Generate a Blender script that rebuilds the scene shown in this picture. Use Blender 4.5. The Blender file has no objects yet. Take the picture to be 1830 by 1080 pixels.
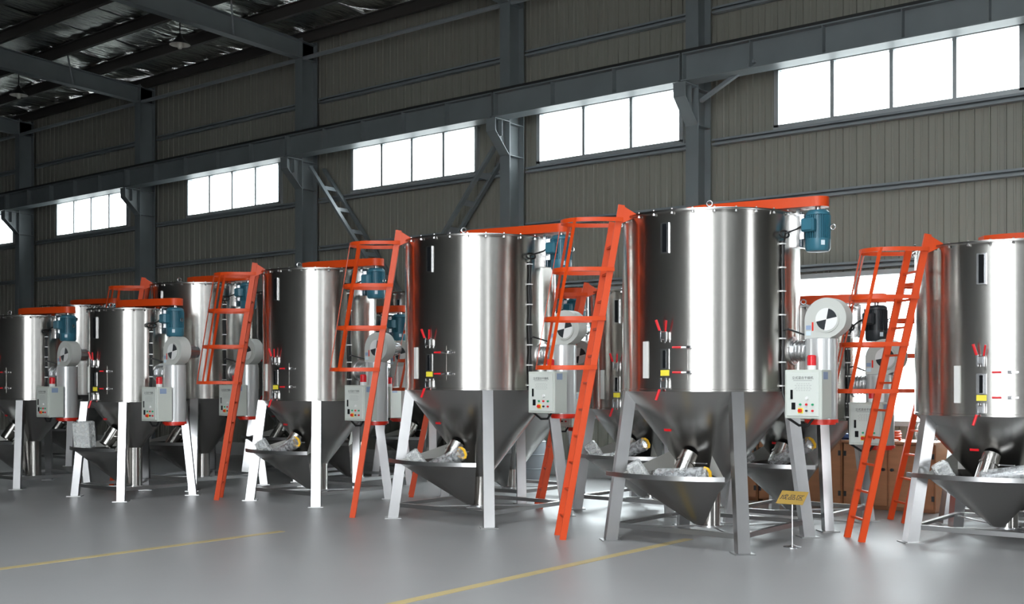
import bpy, math, random
from mathutils import Vector, Matrix
random.seed(7)
PI = math.pi
SC = bpy.context.scene
COL = SC.collection

# ------------------------------------------------------------------ camera, sky, light, exposure
cam_d = bpy.data.cameras.new('camera')
cam = bpy.data.objects.new('camera', cam_d)
COL.objects.link(cam)
cam.location = (0, 0, 1.75)
cam.rotation_euler = (PI / 2, 0, math.radians(38.4))
cam_d.sensor_width = 36.0
cam_d.lens = 2000.0 / 1830.0 * 36.0
cam_d.shift_y = (683 - 540) / 1830.0
cam_d.clip_end = 300
SC.camera = cam

world = bpy.data.worlds.new('overcast_sky')
SC.world = world
world.use_nodes = True
wn = world.node_tree.nodes
wn['Background'].inputs['Color'].default_value = (0.93, 0.97, 1.0, 1)
wn['Background'].inputs['Strength'].default_value = 7.0

SC.view_settings.view_transform = 'Standard'
SC.view_settings.look = 'None'
SC.view_settings.gamma = 1.0
SC.view_settings.exposure = 1.0
SC.view_settings.use_curve_mapping = False

DOOR_X0, DOOR_X1, DOOR_Z = -3.8, 5.6, 7.0       # big open doorway in the wall behind the camera
REAR_Y = -9.0
END_X = 12.0
ENDS = [(-7.2, -6.0, 5.0), (6.6, 8.4, 5.0)]           # open doorways in the end wall (y0, y1, height)
SKY = [(-5.6, -3.2), (0.2, 2.0)]   # unseen roof skylight strips, added to brighten the hall (x0, x1)
SKY_Y0, SKY_Y1 = -6.0, 7.4

def portal(name, loc, rot, sx, sy):
    l = bpy.data.lights.new(name, 'AREA')
    l.shape = 'RECTANGLE'; l.size = sx; l.size_y = sy
    l.cycles.is_portal = True
    o = bpy.data.objects.new(name, l); COL.objects.link(o)
    o.location = loc; o.rotation_euler = rot
    return o
portal('doorway_daylight', ((DOOR_X0 + DOOR_X1) / 2, REAR_Y, DOOR_Z / 2), (PI / 2, 0, PI), DOOR_X1 - DOOR_X0, DOOR_Z)
for a_, b_, z_ in ENDS: portal('end_doorway_daylight', (END_X, (a_ + b_) / 2, z_ / 2), (PI / 2, 0, PI / 2), b_ - a_, z_)
for a_, b_ in SKY: portal('added_skylight', ((a_ + b_) / 2, (SKY_Y0 + SKY_Y1) / 2, 9.75), (0, 0, 0), b_ - a_, SKY_Y1 - SKY_Y0)  # light portals at the added skylight strips

# ------------------------------------------------------------------ materials
MATS = {}
def mat(name, col, rough=0.5, metal=0.0, aniso=0.0, noise=None, bump=None, coat=0.0, spec=0.5, rvar=0.0, coord='Object'):
    """noise=(scale xyz, amount) colour variation; bump=(scale xyz, strength, distance)"""
    m = bpy.data.materials.new(name); m.use_nodes = True
    nt = m.node_tree; b = nt.nodes['Principled BSDF']
    b.inputs['Base Color'].default_value = (*col, 1)
    b.inputs['Roughness'].default_value = rough
    b.inputs['Metallic'].default_value = metal
    b.inputs['Specular IOR Level'].default_value = spec
    b.inputs['Coat Weight'].default_value = coat
    tc = nt.nodes.new('ShaderNodeTexCoord')
    if aniso:
        b.inputs['Anisotropic'].default_value = aniso; b.inputs['Anisotropic Rotation'].default_value = 0.25
        tg = nt.nodes.new('ShaderNodeTangent'); tg.direction_type = 'RADIAL'; tg.axis = 'Z'
        nt.links.new(tg.outputs['Tangent'], b.inputs['Tangent'])
    if noise:
        mp = nt.nodes.new('ShaderNodeMapping'); mp.inputs['Scale'].default_value = noise[0]
        nz = nt.nodes.new('ShaderNodeTexNoise'); nz.inputs['Scale'].default_value = 1.0
        nz.inputs['Detail'].default_value = 5.0
        nt.links.new(tc.outputs[coord], mp.inputs['Vector']); nt.links.new(mp.outputs['Vector'], nz.inputs['Vector'])
        mx = nt.nodes.new('ShaderNodeMix'); mx.data_type = 'RGBA'
        a = noise[1]
        mx.inputs[6].default_value = tuple(max(0, c * (1 - a)) for c in col) + (1,)
        mx.inputs[7].default_value = tuple(min(1, c * (1 + a)) for c in col) + (1,)
        nt.links.new(nz.outputs['Fac'], mx.inputs[0]); nt.links.new(mx.outputs[2], b.inputs['Base Color'])
        if rvar:
            mr = nt.nodes.new('ShaderNodeMapRange')
            mr.inputs['From Min'].default_value = 0.3; mr.inputs['From Max'].default_value = 0.7
            mr.inputs['To Min'].default_value = max(0.02, rough - rvar); mr.inputs['To Max'].default_value = rough + rvar
            nt.links.new(nz.outputs['Fac'], mr.inputs['Value']); nt.links.new(mr.outputs['Result'], b.inputs['Roughness'])
    if bump:
        mp = nt.nodes.new('ShaderNodeMapping'); mp.inputs['Scale'].default_value = bump[0]
        nz = nt.nodes.new('ShaderNodeTexNoise'); nz.inputs['Scale'].default_value = 1.0; nz.inputs['Detail'].default_value = 4.0
        nt.links.new(tc.outputs[coord], mp.inputs['Vector']); nt.links.new(mp.outputs['Vector'], nz.inputs['Vector'])
        bp = nt.nodes.new('ShaderNodeBump'); bp.inputs['Strength'].default_value = bump[1]; bp.inputs['Distance'].default_value = bump[2]
        nt.links.new(nz.outputs['Fac'], bp.inputs['Height']); nt.links.new(bp.outputs['Normal'], b.inputs['Normal'])
    MATS[name] = m
    return m

mat('brushed_steel', (0.60, 0.58, 0.55), 0.27, 1.0, aniso=0.9, noise=((2, 2, 60), 0.05))
mat('sheet_steel', (0.45, 0.44, 0.425), 0.26, 1.0, noise=((1.5, 1.5, 1.5), 0.08), bump=((2.2, 2.2, 2.2), 0.05, 0.02))
mat('leg_steel', (0.55, 0.55, 0.555), 0.28, 1.0, noise=((2.2, 2.2, 1.6), 0.28))
mat('bar_steel', (0.45, 0.45, 0.45), 0.30, 1.0, noise=((2, 2, 2), 0.12))
mat('bright_zinc', (0.75, 0.76, 0.78), 0.25, 1.0)
mat('duct_foil', (0.72, 0.72, 0.73), 0.28, 1.0, bump=((40, 40, 40), 0.5, 0.01))
mat('orange_paint', (0.64, 0.060, 0.006), 0.42, noise=((3, 3, 3), 0.06), spec=0.4)
mat('white_film', (0.72, 0.71, 0.67), 0.35, noise=((2, 2, 2), 0.06))
mat('red_paint', (0.75, 0.03, 0.012), 0.35)
mat('motor_blue', (0.032, 0.145, 0.205), 0.38, noise=((6, 6, 6), 0.1))
mat('motor_black', (0.025, 0.03, 0.035), 0.4)
mat('grey_paint', (0.55, 0.56, 0.53), 0.42, noise=((4, 4, 4), 0.04))
mat('box_grey', (0.58, 0.61, 0.56), 0.4, noise=((4, 4, 4), 0.03))
mat('box_door', (0.64, 0.67, 0.63), 0.4)
mat('heater_grey', (0.60, 0.61, 0.61), 0.28, metal=0.35)
mat('black_rubber', (0.012, 0.012, 0.013), 0.45)
mat('dark_glass', (0.01, 0.011, 0.013), 0.12)
mat('white_plastic', (0.8, 0.8, 0.79), 0.4)
mat('yellow_label', (0.85, 0.72, 0.06), 0.5)
mat('yellow_cloth', (0.85, 0.48, 0.01), 0.6, noise=((20, 20, 20), 0.2))
mat('red_plastic', (0.72, 0.012, 0.02), 0.3)
mat('green_plastic', (0.02, 0.35, 0.16), 0.3)
mat('dark_print', (0.05, 0.05, 0.055), 0.6)
mat('faint_print', (0.33, 0.34, 0.33), 0.6)
mat('sticker_blue', (0.28, 0.36, 0.52), 0.5)
mat('pale_sticker', (0.62, 0.72, 0.78), 0.5)
mat('foam_white', (0.72, 0.72, 0.70), 0.5, bump=((30, 30, 30), 0.5, 0.01))
mat('sign_gold', (0.62, 0.40, 0.10), 0.35, metal=0.4, noise=((9, 9, 9), 0.1))
mat('plywood', (0.36, 0.16, 0.075), 0.45, noise=((3, 3, 18), 0.22))
mat('cladding', (0.235, 0.232, 0.20), 0.55, noise=((1.3, 1.3, 0.5), 0.16), coord='Generated')
mat('frame_steel', (0.165, 0.188, 0.198), 0.42, noise=((1.5, 1.5, 1.5), 0.18))
mat('girt_steel', (0.22, 0.245, 0.26), 0.5, noise=((1.5, 1.5, 1.5), 0.15))
mat('purlin_paint', (0.05, 0.045, 0.042), 0.6)
mat('rail_black', (0.02, 0.02, 0.02), 0.5)
mat('window_alu', (0.45, 0.47, 0.48), 0.4, metal=0.5)
mat('foil', (0.62, 0.63, 0.60), 0.22, 1.0, noise=((0.6, 0.6, 0.6), 0.2), bump=((9, 1.6, 3), 0.9, 0.06))
mat('plaster', (0.42, 0.43, 0.43), 0.8, noise=((0.8, 0.8, 0.8), 0.12))
mat('dark_wall', (0.16, 0.16, 0.155), 0.7, noise=((0.8, 0.8, 0.8), 0.12))
mat('lamp_black', (0.02, 0.02, 0.02), 0.5)
mat('lamp_white', (0.7, 0.68, 0.62), 0.4)
mat('concrete_yard', (0.35, 0.35, 0.34), 0.85, noise=((0.5, 0.5, 0.5), 0.15))
mat('line_paint', (0.52, 0.41, 0.19), 0.5, noise=((5, 5, 5), 0.15))
mat('blue_cloth', (0.05, 0.09, 0.25), 0.7)
mat('drum_grey', (0.30, 0.33, 0.36), 0.45, noise=((4, 4, 4), 0.1))

def floor_mat():
    m = mat('floor_epoxy', (0.31, 0.308, 0.31), 0.42, noise=((0.35, 0.35, 0.35), 0.13), rvar=0.08, bump=((2.5, 2.5, 2.5), 0.03, 0.02))
    m.node_tree.nodes['Principled BSDF'].inputs['Specular IOR Level'].default_value = 0.45
floor_mat()

def pane_mat():
    m = bpy.data.materials.new('window_glass'); m.use_nodes = True
    nt = m.node_tree; nt.nodes.remove(nt.nodes['Principled BSDF'])
    out = nt.nodes['Material Output']
    tr = nt.nodes.new('ShaderNodeBsdfTransparent'); tr.inputs['Color'].default_value = (0.93, 0.96, 0.96, 1)
    gl = nt.nodes.new('ShaderNodeBsdfGlossy'); gl.inputs['Roughness'].default_value = 0.05
    mx = nt.nodes.new('ShaderNodeMixShader'); mx.inputs['Fac'].default_value = 0.06
    nt.links.new(tr.outputs[0], mx.inputs[1]); nt.links.new(gl.outputs[0], mx.inputs[2])
    nt.links.new(mx.outputs[0], out.inputs['Surface'])
    MATS['window_glass'] = m
pane_mat()

def wrap_mat():
    m = bpy.data.materials.new('plastic_wrap'); m.use_nodes = True
    nt = m.node_tree; b = nt.nodes['Principled BSDF']; out = nt.nodes['Material Output']
    b.inputs['Base Color'].default_value = (0.75, 0.77, 0.78, 1); b.inputs['Roughness'].default_value = 0.18
    tc = nt.nodes.new('ShaderNodeTexCoord')
    nz = nt.nodes.new('ShaderNodeTexNoise'); nz.inputs['Scale'].default_value = 22; nz.inputs['Detail'].default_value = 4
    nt.links.new(tc.outputs['Object'], nz.inputs['Vector'])
    bp = nt.nodes.new('ShaderNodeBump'); bp.inputs['Strength'].default_value = 0.9; bp.inputs['Distance'].default_value = 0.02
    nt.links.new(nz.outputs['Fac'], bp.inputs['Height']); nt.links.new(bp.outputs['Normal'], b.inputs['Normal'])
    tr = nt.nodes.new('ShaderNodeBsdfTransparent')
    mx = nt.nodes.new('ShaderNodeMixShader')
    mr = nt.nodes.new('ShaderNodeMapRange'); mr.inputs['From Min'].default_value = 0.35; mr.inputs['From Max'].default_value = 0.65
    mr.inputs['To Min'].default_value = 0.14; mr.inputs['To Max'].default_value = 0.55
    nt.links.new(nz.outputs['Fac'], mr.inputs['Value']); nt.links.new(mr.outputs['Result'], mx.inputs['Fac'])
    nt.links.new(tr.outputs[0], mx.inputs[1]); nt.links.new(b.outputs[0], mx.inputs[2])
    nt.links.new(mx.outputs[0], out.inputs['Surface'])
    MATS['plastic_wrap'] = m
wrap_mat()

# ------------------------------------------------------------------ mesh building
class MB:
    def __init__(s): s.v = []; s.f = []
    def add(s, vs, fs):
        n = len(s.v); s.v += [tuple(p) for p in vs]; s.f += [tuple(i + n for i in f) for f in fs]; return s
    def box(s, c, d, rot=None):
        hx, hy, hz = d[0] / 2, d[1] / 2, d[2] / 2
        P = [Vector((x * hx, y * hy, z * hz)) for z in (-1, 1) for y in (-1, 1) for x in (-1, 1)]
        if rot is not None: P = [rot @ p for p in P]
        c = Vector(c)
        return s.add([p + c for p in P], [(0, 2, 3, 1), (4, 5, 7, 6), (0, 1, 5, 4), (2, 6, 7, 3), (0, 4, 6, 2), (1, 3, 7, 5)])
    def cbox(s, c, d, b=0.01, rot=None):
        """box with chamfered edges"""
        c = Vector(c); h = Vector(d) / 2; idx = {}; vs = []
        for sx in (-1, 1):
            for sy in (-1, 1):
                for sz in (-1, 1):
                    sg = (sx, sy, sz)
                    for a in range(3):
                        p = Vector([sg[k] * (h[k] - (0 if k == a else b)) for k in range(3)])
                        if rot is not None: p = rot @ p
                        idx[(sg, a)] = len(vs); vs.append(p + c)
        fs = []
        for a in range(3):
            o1, o2 = [(1, 2), (2, 0), (0, 1)][a]
            for sg in (-1, 1):
                q = []
                for u, w in ((-1, -1), (1, -1), (1, 1), (-1, 1)):
                    t = [0, 0, 0]; t[a] = sg; t[o1] = u; t[o2] = w; q.append(idx[(tuple(t), a)])
                fs.append(tuple(q if sg > 0 else q[::-1]))
        for a in range(3):
            o1, o2 = [(1, 2), (2, 0), (0, 1)][a]
            for u in (-1, 1):
                for w in (-1, 1):
                    t0 = [0, 0, 0]; t0[a] = -1; t0[o1] = u; t0[o2] = w
                    t1 = list(t0); t1[a] = 1
                    q = [idx[(tuple(t0), o1)], idx[(tuple(t1), o1)], idx[(tuple(t1), o2)], idx[(tuple(t0), o2)]]
                    fs.append(tuple(q if u * w < 0 else q[::-1]))
        for sx in (-1, 1):
            for sy in (-1, 1):
                for sz in (-1, 1):
                    sg = (sx, sy, sz); q = [idx[(sg, k)] for k in range(3)]
                    fs.append(tuple(q if sx * sy * sz > 0 else q[::-1]))
        return s.add(vs, fs)
    def bar(s, p0, p1, w, h, up=(0, 0, 1), ext=0.0):
        """box from p0 to p1; w across, h along 'up'"""
        p0 = Vector(p0); p1 = Vector(p1); d = (p1 - p0).normalized(); p0 = p0 - d * ext; p1 = p1 + d * ext
        sd = d.cross(Vector(up)).normalized(); u = sd.cross(d).normalized()
        P = []
        for p in (p0, p1):
            for a, b in ((-1, -1), (1, -1), (1, 1), (-1, 1)): P.append(p + sd * a * w / 2 + u * b * h / 2)
        return s.add(P, [(0, 1, 2, 3), (7, 6, 5, 4), (0, 4, 5, 1), (1, 5, 6, 2), (2, 6, 7, 3), (3, 7, 4, 0)])
    def cyl(s, p0, p1, r0, r1=None, n=20, cap=True):
        r1 = r0 if r1 is None else r1
        p0 = Vector(p0); p1 = Vector(p1); d = (p1 - p0).normalized()
        a = Vector((1, 0, 0)) if abs(d.x) < 0.9 else Vector((0, 1, 0))
        u = d.cross(a).normalized(); w = d.cross(u)
        P = []
        for p, r in ((p0, r0), (p1, r1)):
            for i in range(n):
                t = 2 * PI * i / n; P.append(p + (u * math.cos(t) + w * math.sin(t)) * r)
        F = [(i, (i + 1) % n, n + (i + 1) % n, n + i) for i in range(n)]
        if cap: F += [tuple(range(n))[::-1], tuple(range(n, 2 * n))]
        return s.add(P, F)
    def lathe(s, prof, c=(0, 0, 0), n=48, a0=0, a1=2 * PI, closed=True):
        P = []; k = len(prof); m = n if closed else n + 1
        for i in range(m):
            t = a0 + (a1 - a0) * i / n
            for r, z in prof: P.append((c[0] + r * math.cos(t), c[1] + r * math.sin(t), c[2] + z))
        F = []
        for i in range(n):
            j = (i + 1) % m
            for q in range(k - 1): F.append((i * k + q, j * k + q, j * k + q + 1, i * k + q + 1))
        return s.add(P, F)
    def tube(s, pts, r, n=8, closed=False):
        pts = [Vector(p) for p in pts]; P = []; m = len(pts); prev = None
        for i, p in enumerate(pts):
            if closed: d = pts[(i + 1) % m] - pts[i - 1]
            else: d = pts[min(i + 1, m - 1)] - pts[max(i - 1, 0)]
            d.normalize()
            if prev is None:
                a = Vector((0, 0, 1)) if abs(d.z) < 0.9 else Vector((1, 0, 0)); u = d.cross(a).normalized()
            else: u = (prev - d * prev.dot(d)).normalized()
            prev = u; w = d.cross(u)
            for k in range(n):
                t = 2 * PI * k / n; P.append(p + (u * math.cos(t) + w * math.sin(t)) * r)
        F = []
        for i in range(m if closed else m - 1):
            j = (i + 1) % m
            for k in range(n): F.append((i * n + k, i * n + (k + 1) % n, j * n + (k + 1) % n, j * n + k))
        if not closed: F += [tuple(range(n))[::-1], tuple(range((m - 1) * n, m * n))]
        return s.add(P, F)
    def prism(s, poly, z0, z1, M=None):
        n = len(poly); P = [Vector((x, y, z)) for z in (z0, z1) for x, y in poly]
        if M is not None: P = [M @ p for p in P]
        F = [(i, (i + 1) % n, n + (i + 1) % n, n + i) for i in range(n)] + [tuple(range(n))[::-1], tuple(range(n, 2 * n))]
        return s.add(P, F)
    def ribbon(s, pts, h, t, up=(0, 0, 1)):
        """flat bar swept along pts: height h along up, thickness t"""
        pts = [Vector(p) for p in pts]; up = Vector(up); m = len(pts); P = []
        for i, p in enumerate(pts):
            d = (pts[min(i + 1, m - 1)] - pts[max(i - 1, 0)]).normalized(); sd = d.cross(up).normalized()
            for a, b in ((-1, -1), (1, -1), (1, 1), (-1, 1)): P.append(p + sd * a * t / 2 + up * b * h / 2)
        F = []
        for i in range(m - 1):
            for k in range(4): F.append((i * 4 + k, i * 4 + (k + 1) % 4, i * 4 + 4 + (k + 1) % 4, i * 4 + 4 + k))
        F += [(3, 2, 1, 0), (4 * m - 4, 4 * m - 3, 4 * m - 2, 4 * m - 1)]
        return s.add(P, F)
    def mesh(s, name, m, smooth=True, ang=35):
        me = bpy.data.meshes.new(name); me.from_pydata(s.v, [], s.f); me.update()
        import bmesh
        bm = bmesh.new(); bm.from_mesh(me); bmesh.ops.recalc_face_normals(bm, faces=bm.faces); bm.to_mesh(me); bm.free()
        if smooth:
            me.polygons.foreach_set('use_smooth', [True] * len(me.polygons)); me.set_sharp_from_angle(angle=math.radians(ang))
        me.materials.append(MATS[m])
        return me

def link(name, data, parent=None, loc=None, rot=None):
    o = bpy.data.objects.new(name, data); COL.objects.link(o)
    if parent is not None: o.parent = parent
    if loc is not None: o.location = loc
    if rot is not None: o.rotation_euler = rot
    return o
def part(name, mb, m, parent=None, smooth=True, label=None, ang=35):
    o = link(name, mb.mesh(name, m, smooth, ang), parent)
    if label: o['label'] = label
    return o
def tag(o, label, cat, group=None):
    o['label'] = label; o['category'] = cat
    if group: o['group'] = group
    return o
def struct(name, mb, m, label, cat, group=None, smooth=True):
    o = part(name, mb, m, None, smooth); o['kind'] = 'structure'; tag(o, label, cat, group); return o

def text_mesh(name, body, size, m, depth=0.001):
    cu = bpy.data.curves.new(name, 'FONT'); cu.body = body; cu.size = size; cu.align_x = 'CENTER'; cu.align_y = 'CENTER'; cu.extrude = depth
    o = bpy.data.objects.new(name, cu); COL.objects.link(o)
    bpy.context.view_layer.update()
    dg = bpy.context.evaluated_depsgraph_get()
    me = bpy.data.meshes.new_from_object(o.evaluated_get(dg))
    bpy.data.objects.remove(o); me.name = name
    me.materials.clear(); me.materials.append(MATS[m])
    return me

# ------------------------------------------------------------------ the hall
WY = 16.97          # inner face of the cladding
HX0, HX1 = -50.0, END_X
def roof_z(y): return 9.45 + (WY - y) * 0.045 if y > 4 else 9.45 + (WY - 4) * 0.045 - (4 - y) * 0.045

fl = MB(); fl.box(((HX0 + HX1) / 2, (WY + REAR_Y) / 2, -0.1), (HX1 - HX0, WY - REAR_Y + 0.3, 0.2))
floor = struct('floor', fl, 'floor_epoxy', 'smooth grey epoxy factory floor', 'floor')
for x, y0, y1 in ((-6.2, 3.0, 11.0), (-10.25, 2.0, 8.6)):
    l = MB(); l.box((x, (y0 + y1) / 2, 0.0015), (0.11, y1 - y0, 0.003))
    part('marking_line', l, 'line_paint', floor, label='worn yellow marking line')
yd = MB(); yd.box((0, -40, -0.25), (160, 61.9, 0.2)); yd.box((42.2, 4, -0.25), (60, 26, 0.2)); yd.box((-20, 40, -0.25), (160, 45, 0.2))
struct('pavement', yd, 'concrete_yard', 'pale concrete yard outside the hall doors', 'pavement')

# windows: (x0, x1, z0, z1, panes)
GRID = 0.22
def snap(x): return round(x / GRID) * GRID
WINS = [(-7.92, -4.28, 5.88, 6.84, 4), (-12.66, -9.66, 5.88, 6.84, 3), (-17.85, -14.28, 5.88, 6.84, 4),
        (-23.84, -20.18, 5.88, 6.84, 4), (-29.88, -26.34, 5.88, 6.84, 4), (-35.9, -32.3, 5.88, 6.84, 4),
        (-8.7, -3.4, 1.12, 3.43, 5), (-12.7, -9.5, 1.12, 3.43, 3)]
WINS = [(snap(a), snap(b), c, d, n) for a, b, c, d, n in WINS]

wb = MB(); wb.box(((HX0 + HX1) / 2, WY + 0.1, 0.15), (HX1 - HX0, 0.2, 0.3))
wall_back = struct('wall_back', wb, 'plaster', 'ribbed grey-green sheet metal wall of the hall', 'wall')
strip_cache = {}
def strip_profile(mb, x, z0, z1):
    prof = [(0, 0), (0.085, 0), (0.095, -0.006), (0.115, -0.006), (0.125, 0), (0.185, 0), (0.195, -0.028), (0.212, -0.028), (0.22, 0)]
    P = [(x + a, WY + b, z) for z in (z0, z1) for a, b in prof]; n = len(prof)
    mb.add(P, [(i, i + 1, n + i + 1, n + i) for i in range(n - 1)])
far = MB()
nstrip = 0
x = snap(HX0)
while x < HX1:
    xc = x + GRID / 2
    cuts = sorted((c, d) for a, b, c, d, n in WINS if a < xc < b)
    z = 0.3; ivs = []
    for c, d in cuts: ivs.append((z, c)); z = d
    ivs.append((z, 9.5))
    for z0, z1 in ivs:
        if -34.2 < xc < -3.2:
            key = (z0, z1)
            if key not in strip_cache:
                mb = MB(); strip_profile(mb, 0, z0, z1); strip_cache[key] = mb.mesh('cladding_panel', 'cladding', False)
            link('cladding_panel', strip_cache[key], wall_back, (x, 0, 0)); nstrip += 1
        else: strip_profile(far, x, z0, z1)
    x += GRID
o = part('cladding_panel', far, 'cladding', wall_back, False); o['kind'] = 'stuff'

WL = ['high strip window of four panes, the widest and brightest in the wall', 'high strip window of three panes between two close columns',
      'high strip window crossed at one end by a diagonal brace', 'high strip window one bay beyond the stair-like diagonal brace',
      'high strip window behind the small end machines', 'high strip window at the dark far end of the hall',
      'low window of bright panes behind the wooden cabinets', 'low window behind the caged ladder of the back row']
for i, (x0, x1, z0, z1, n) in enumerate(WINS):
    f = MB(); t = 0.075; y = WY - 0.01; dpt = 0.14
    f.box(((x0 + x1) / 2, y, z0), (x1 - x0 + 0.1, dpt, t)); f.box(((x0 + x1) / 2, y, z1), (x1 - x0 + 0.1, dpt, t))
    f.box((x0, y, (z0 + z1) / 2), (t, dpt, z1 - z0)); f.box((x1, y, (z0 + z1) / 2), (t, dpt, z1 - z0))
    w = struct('window_%d' % (i + 1), f, 'window_alu', WL[i], 'window')
    pw = (x1 - x0) / n
    for k in range(n):
        g = MB(); g.box((x0 + pw * (k + 0.5), y + 0.02, (z0 + z1) / 2), (pw - 0.02, 0.006, z1 - z0 - 0.02)); part('pane', g, 'window_glass', w, False)
        if k: m_ = MB(); m_.box((x0 + pw * k, y, (z0 + z1) / 2), (0.06, 0.10, z1 - z0)); part('mullion', m_, 'window_alu', w, False)

COLX = [2.83, -3.17, -9.17, -13.14, -18.95, -25.1, -31.1, -37.1, -43.1]
# girts: horizontal C sections on the wall, one per bay
def girt(x0, x1, z):
    g = MB(); y = WY - 0.09; xc = (x0 + x1) / 2; L = x1 - x0
    g.box((xc, y + 0.055, z), (L, 0.006, 0.10)); g.box((xc, y, z + 0.05), (L, 0.116, 0.006))
    g.box((xc, y, z - 0.05), (L, 0.116, 0.006)); g.box((xc, y - 0.056, z + 0.035), (L, 0.005, 0.035)); g.box((xc, y - 0.056, z - 0.035), (L, 0.005, 0.035))
    part('girt', g, 'girt_steel', wall_back, False)
for a, b in zip(COLX[1:], COLX[:-1]):
    for z in (4.72, 5.78, 8.0): girt(a + 0.12, b - 0.12, z)
    if b > -13: girt(a + 0.12, b - 0.12, 3.56)

# columns with crane brackets
for i, cx in enumerate(COLX):
    c = MB(); h = 9.3
    c.box((cx, 16.37, h / 2), (0.235, 0.02, h)); c.box((cx, 16.79, h / 2), (0.235, 0.02, h)); c.box((cx, 16.58, h / 2), (0.012, 0.42, h))
    col = struct('steel_column', c, 'frame_steel',
                 ['steel column by the open end of the hall', 'steel column past the wide bright window', 'steel column with a pale bracket behind the biggest machine',
                  'steel column where the dim plain diagonal brace starts', 'steel column where the stair-like brace begins', 'steel column between the two dim strip windows',
                  'dark steel column near the small end machines', 'dark steel column at the far end', 'last dark steel column'][i], 'column')
    b = MB(); zt = 6.62
    M = Matrix(((0, 0, 1, 0), (1, 0, 0, 0), (0, 1, 0, 0), (0, 0, 0, 1)))     # polygon (y, z) extruded along x
    b.prism([(16.36, zt), (15.95, zt), (15.95, zt - 0.22), (16.36, zt - 0.62)], cx - 0.008, cx + 0.008, M)
    b.bar((cx, 15.95, zt - 0.22), (cx, 16.36, zt - 0.62), 0.22, 0.014)
    b.box((cx, 16.15, zt), (0.24, 0.42, 0.016)); b.box((cx, 15.95, zt - 0.11), (0.22, 0.012, 0.22))
    b.box((cx + 0.06, 16.15, zt - 0.15), (0.1, 0.012, 0.3))
    part('crane_bracket', b, 'frame_steel', col, False)
    st = MB()
    for z in (zt - 0.02, zt - 0.62): st.box((cx + 0.06, 16.58, z), (0.11, 0.41, 0.014)); st.box((cx - 0.06, 16.58, z), (0.11, 0.41, 0.014))
    part('stiffener', st, 'frame_steel', col, False)

# crane girder, one span per bay
GY = 16.12
for i, (a, b) in enumerate(zip(COLX[1:], COLX[:-1])):
    x0, x1 = a + 0.02, b - 0.02; L = x1 - x0; xc = (x0 + x1) / 2; g = MB()
    g.box((xc, GY, 6.65), (L, 0.34, 0.02)); g.box((xc, GY, 7.10), (L, 0.26, 0.02)); g.box((xc, GY, 6.875), (L, 0.012, 0.44))
    gd = struct('crane_girder', g, 'frame_steel', ['crane girder span by the open end', 'crane girder span above the widest bright window', 'short crane girder span over the three-pane window',
        'crane girder span over the two diagonal braces', 'crane girder span one bay beyond the stair-like brace', 'dim crane girder span behind the small machines',
        'dark crane girder span next to the far end', 'crane girder span at the far end wall'][i], 'girder')
    n = max(3, int(L / 1.15))
    for k in range(n + 1):
        s = MB(); xx = x0 + 0.01 + (L - 0.02) * k / n
        s.box((xx, GY - 0.066, 6.875), (0.012, 0.12, 0.43)); s.box((xx, GY + 0.066, 6.875), (0.012, 0.12, 0.43)); part('web_stiffener', s, 'frame_steel', gd, False)
    r = MB(); r.box((xc, GY, 7.15), (L + 0.04, 0.06, 0.08)); part('crane_rail', r, 'rail_black', gd, False)

# diagonal braces of double channels with batten plates in the bay between the two middle columns
def brace(p0, p1, label):
    p0 = Vector(p0); p1 = Vector(p1); d = (p1 - p0)
    e = link('wall_brace', None, None, p1); e['kind'] = 'structure'; tag(e, label, 'brace')
    p0 = p0 - p1; p1 = Vector((0, 0, 0))
    for dy in (-0.2, 0.2):
        m = MB(); m.bar(p0 + Vector((0, dy, 0)), p1 + Vector((0, dy, 0)), 0.05, 0.10, (0, 1, 0)); part('chord', m, 'frame_steel', e, False)
    L = d.length; n = int(L / 0.62)
    for k in range(1, n):
        m = MB(); c = p0 + (p1 - p0) * (k / n); dn = (p1 - p0).normalized()
        m.bar(c + Vector((0, -0.2, 0)), c + Vector((0, 0.2, 0)), 0.12, 0.012, dn.cross(Vector((0, 1, 0)))); part('batten', m, 'girt_steel', e, False)
brace((-18.6, 16.58, 6.45), (-13.6, 16.58, 0.4), 'stair-like double channel brace sloping down from the column, with pale batten plates')
brace((-13.4, 16.58, 6.2), (-18.3, 16.58, 0.4), 'dim diagonal brace crossing the edge of a strip window')
kb = MB(); kb.bar((-9.05, 16.45, 6.4), (-7.9, 16.1, 6.78), 0.06, 0.06); struct('trim_1', kb, 'girt_steel', 'short slanted knee brace from column to girder', 'brace')

# eave tube
for a, b in zip(COLX[1:], COLX[:-1]):
    e = MB(); e.cyl((a + 0.12, 16.42, 8.86), (b - 0.12, 16.42, 8.86), 0.045, n=12)
    o = struct('eave_tube', e, 'girt_steel', 'round steel eave tube between neighbouring columns', 'tube', 'eave tubes along the wall')

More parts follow.
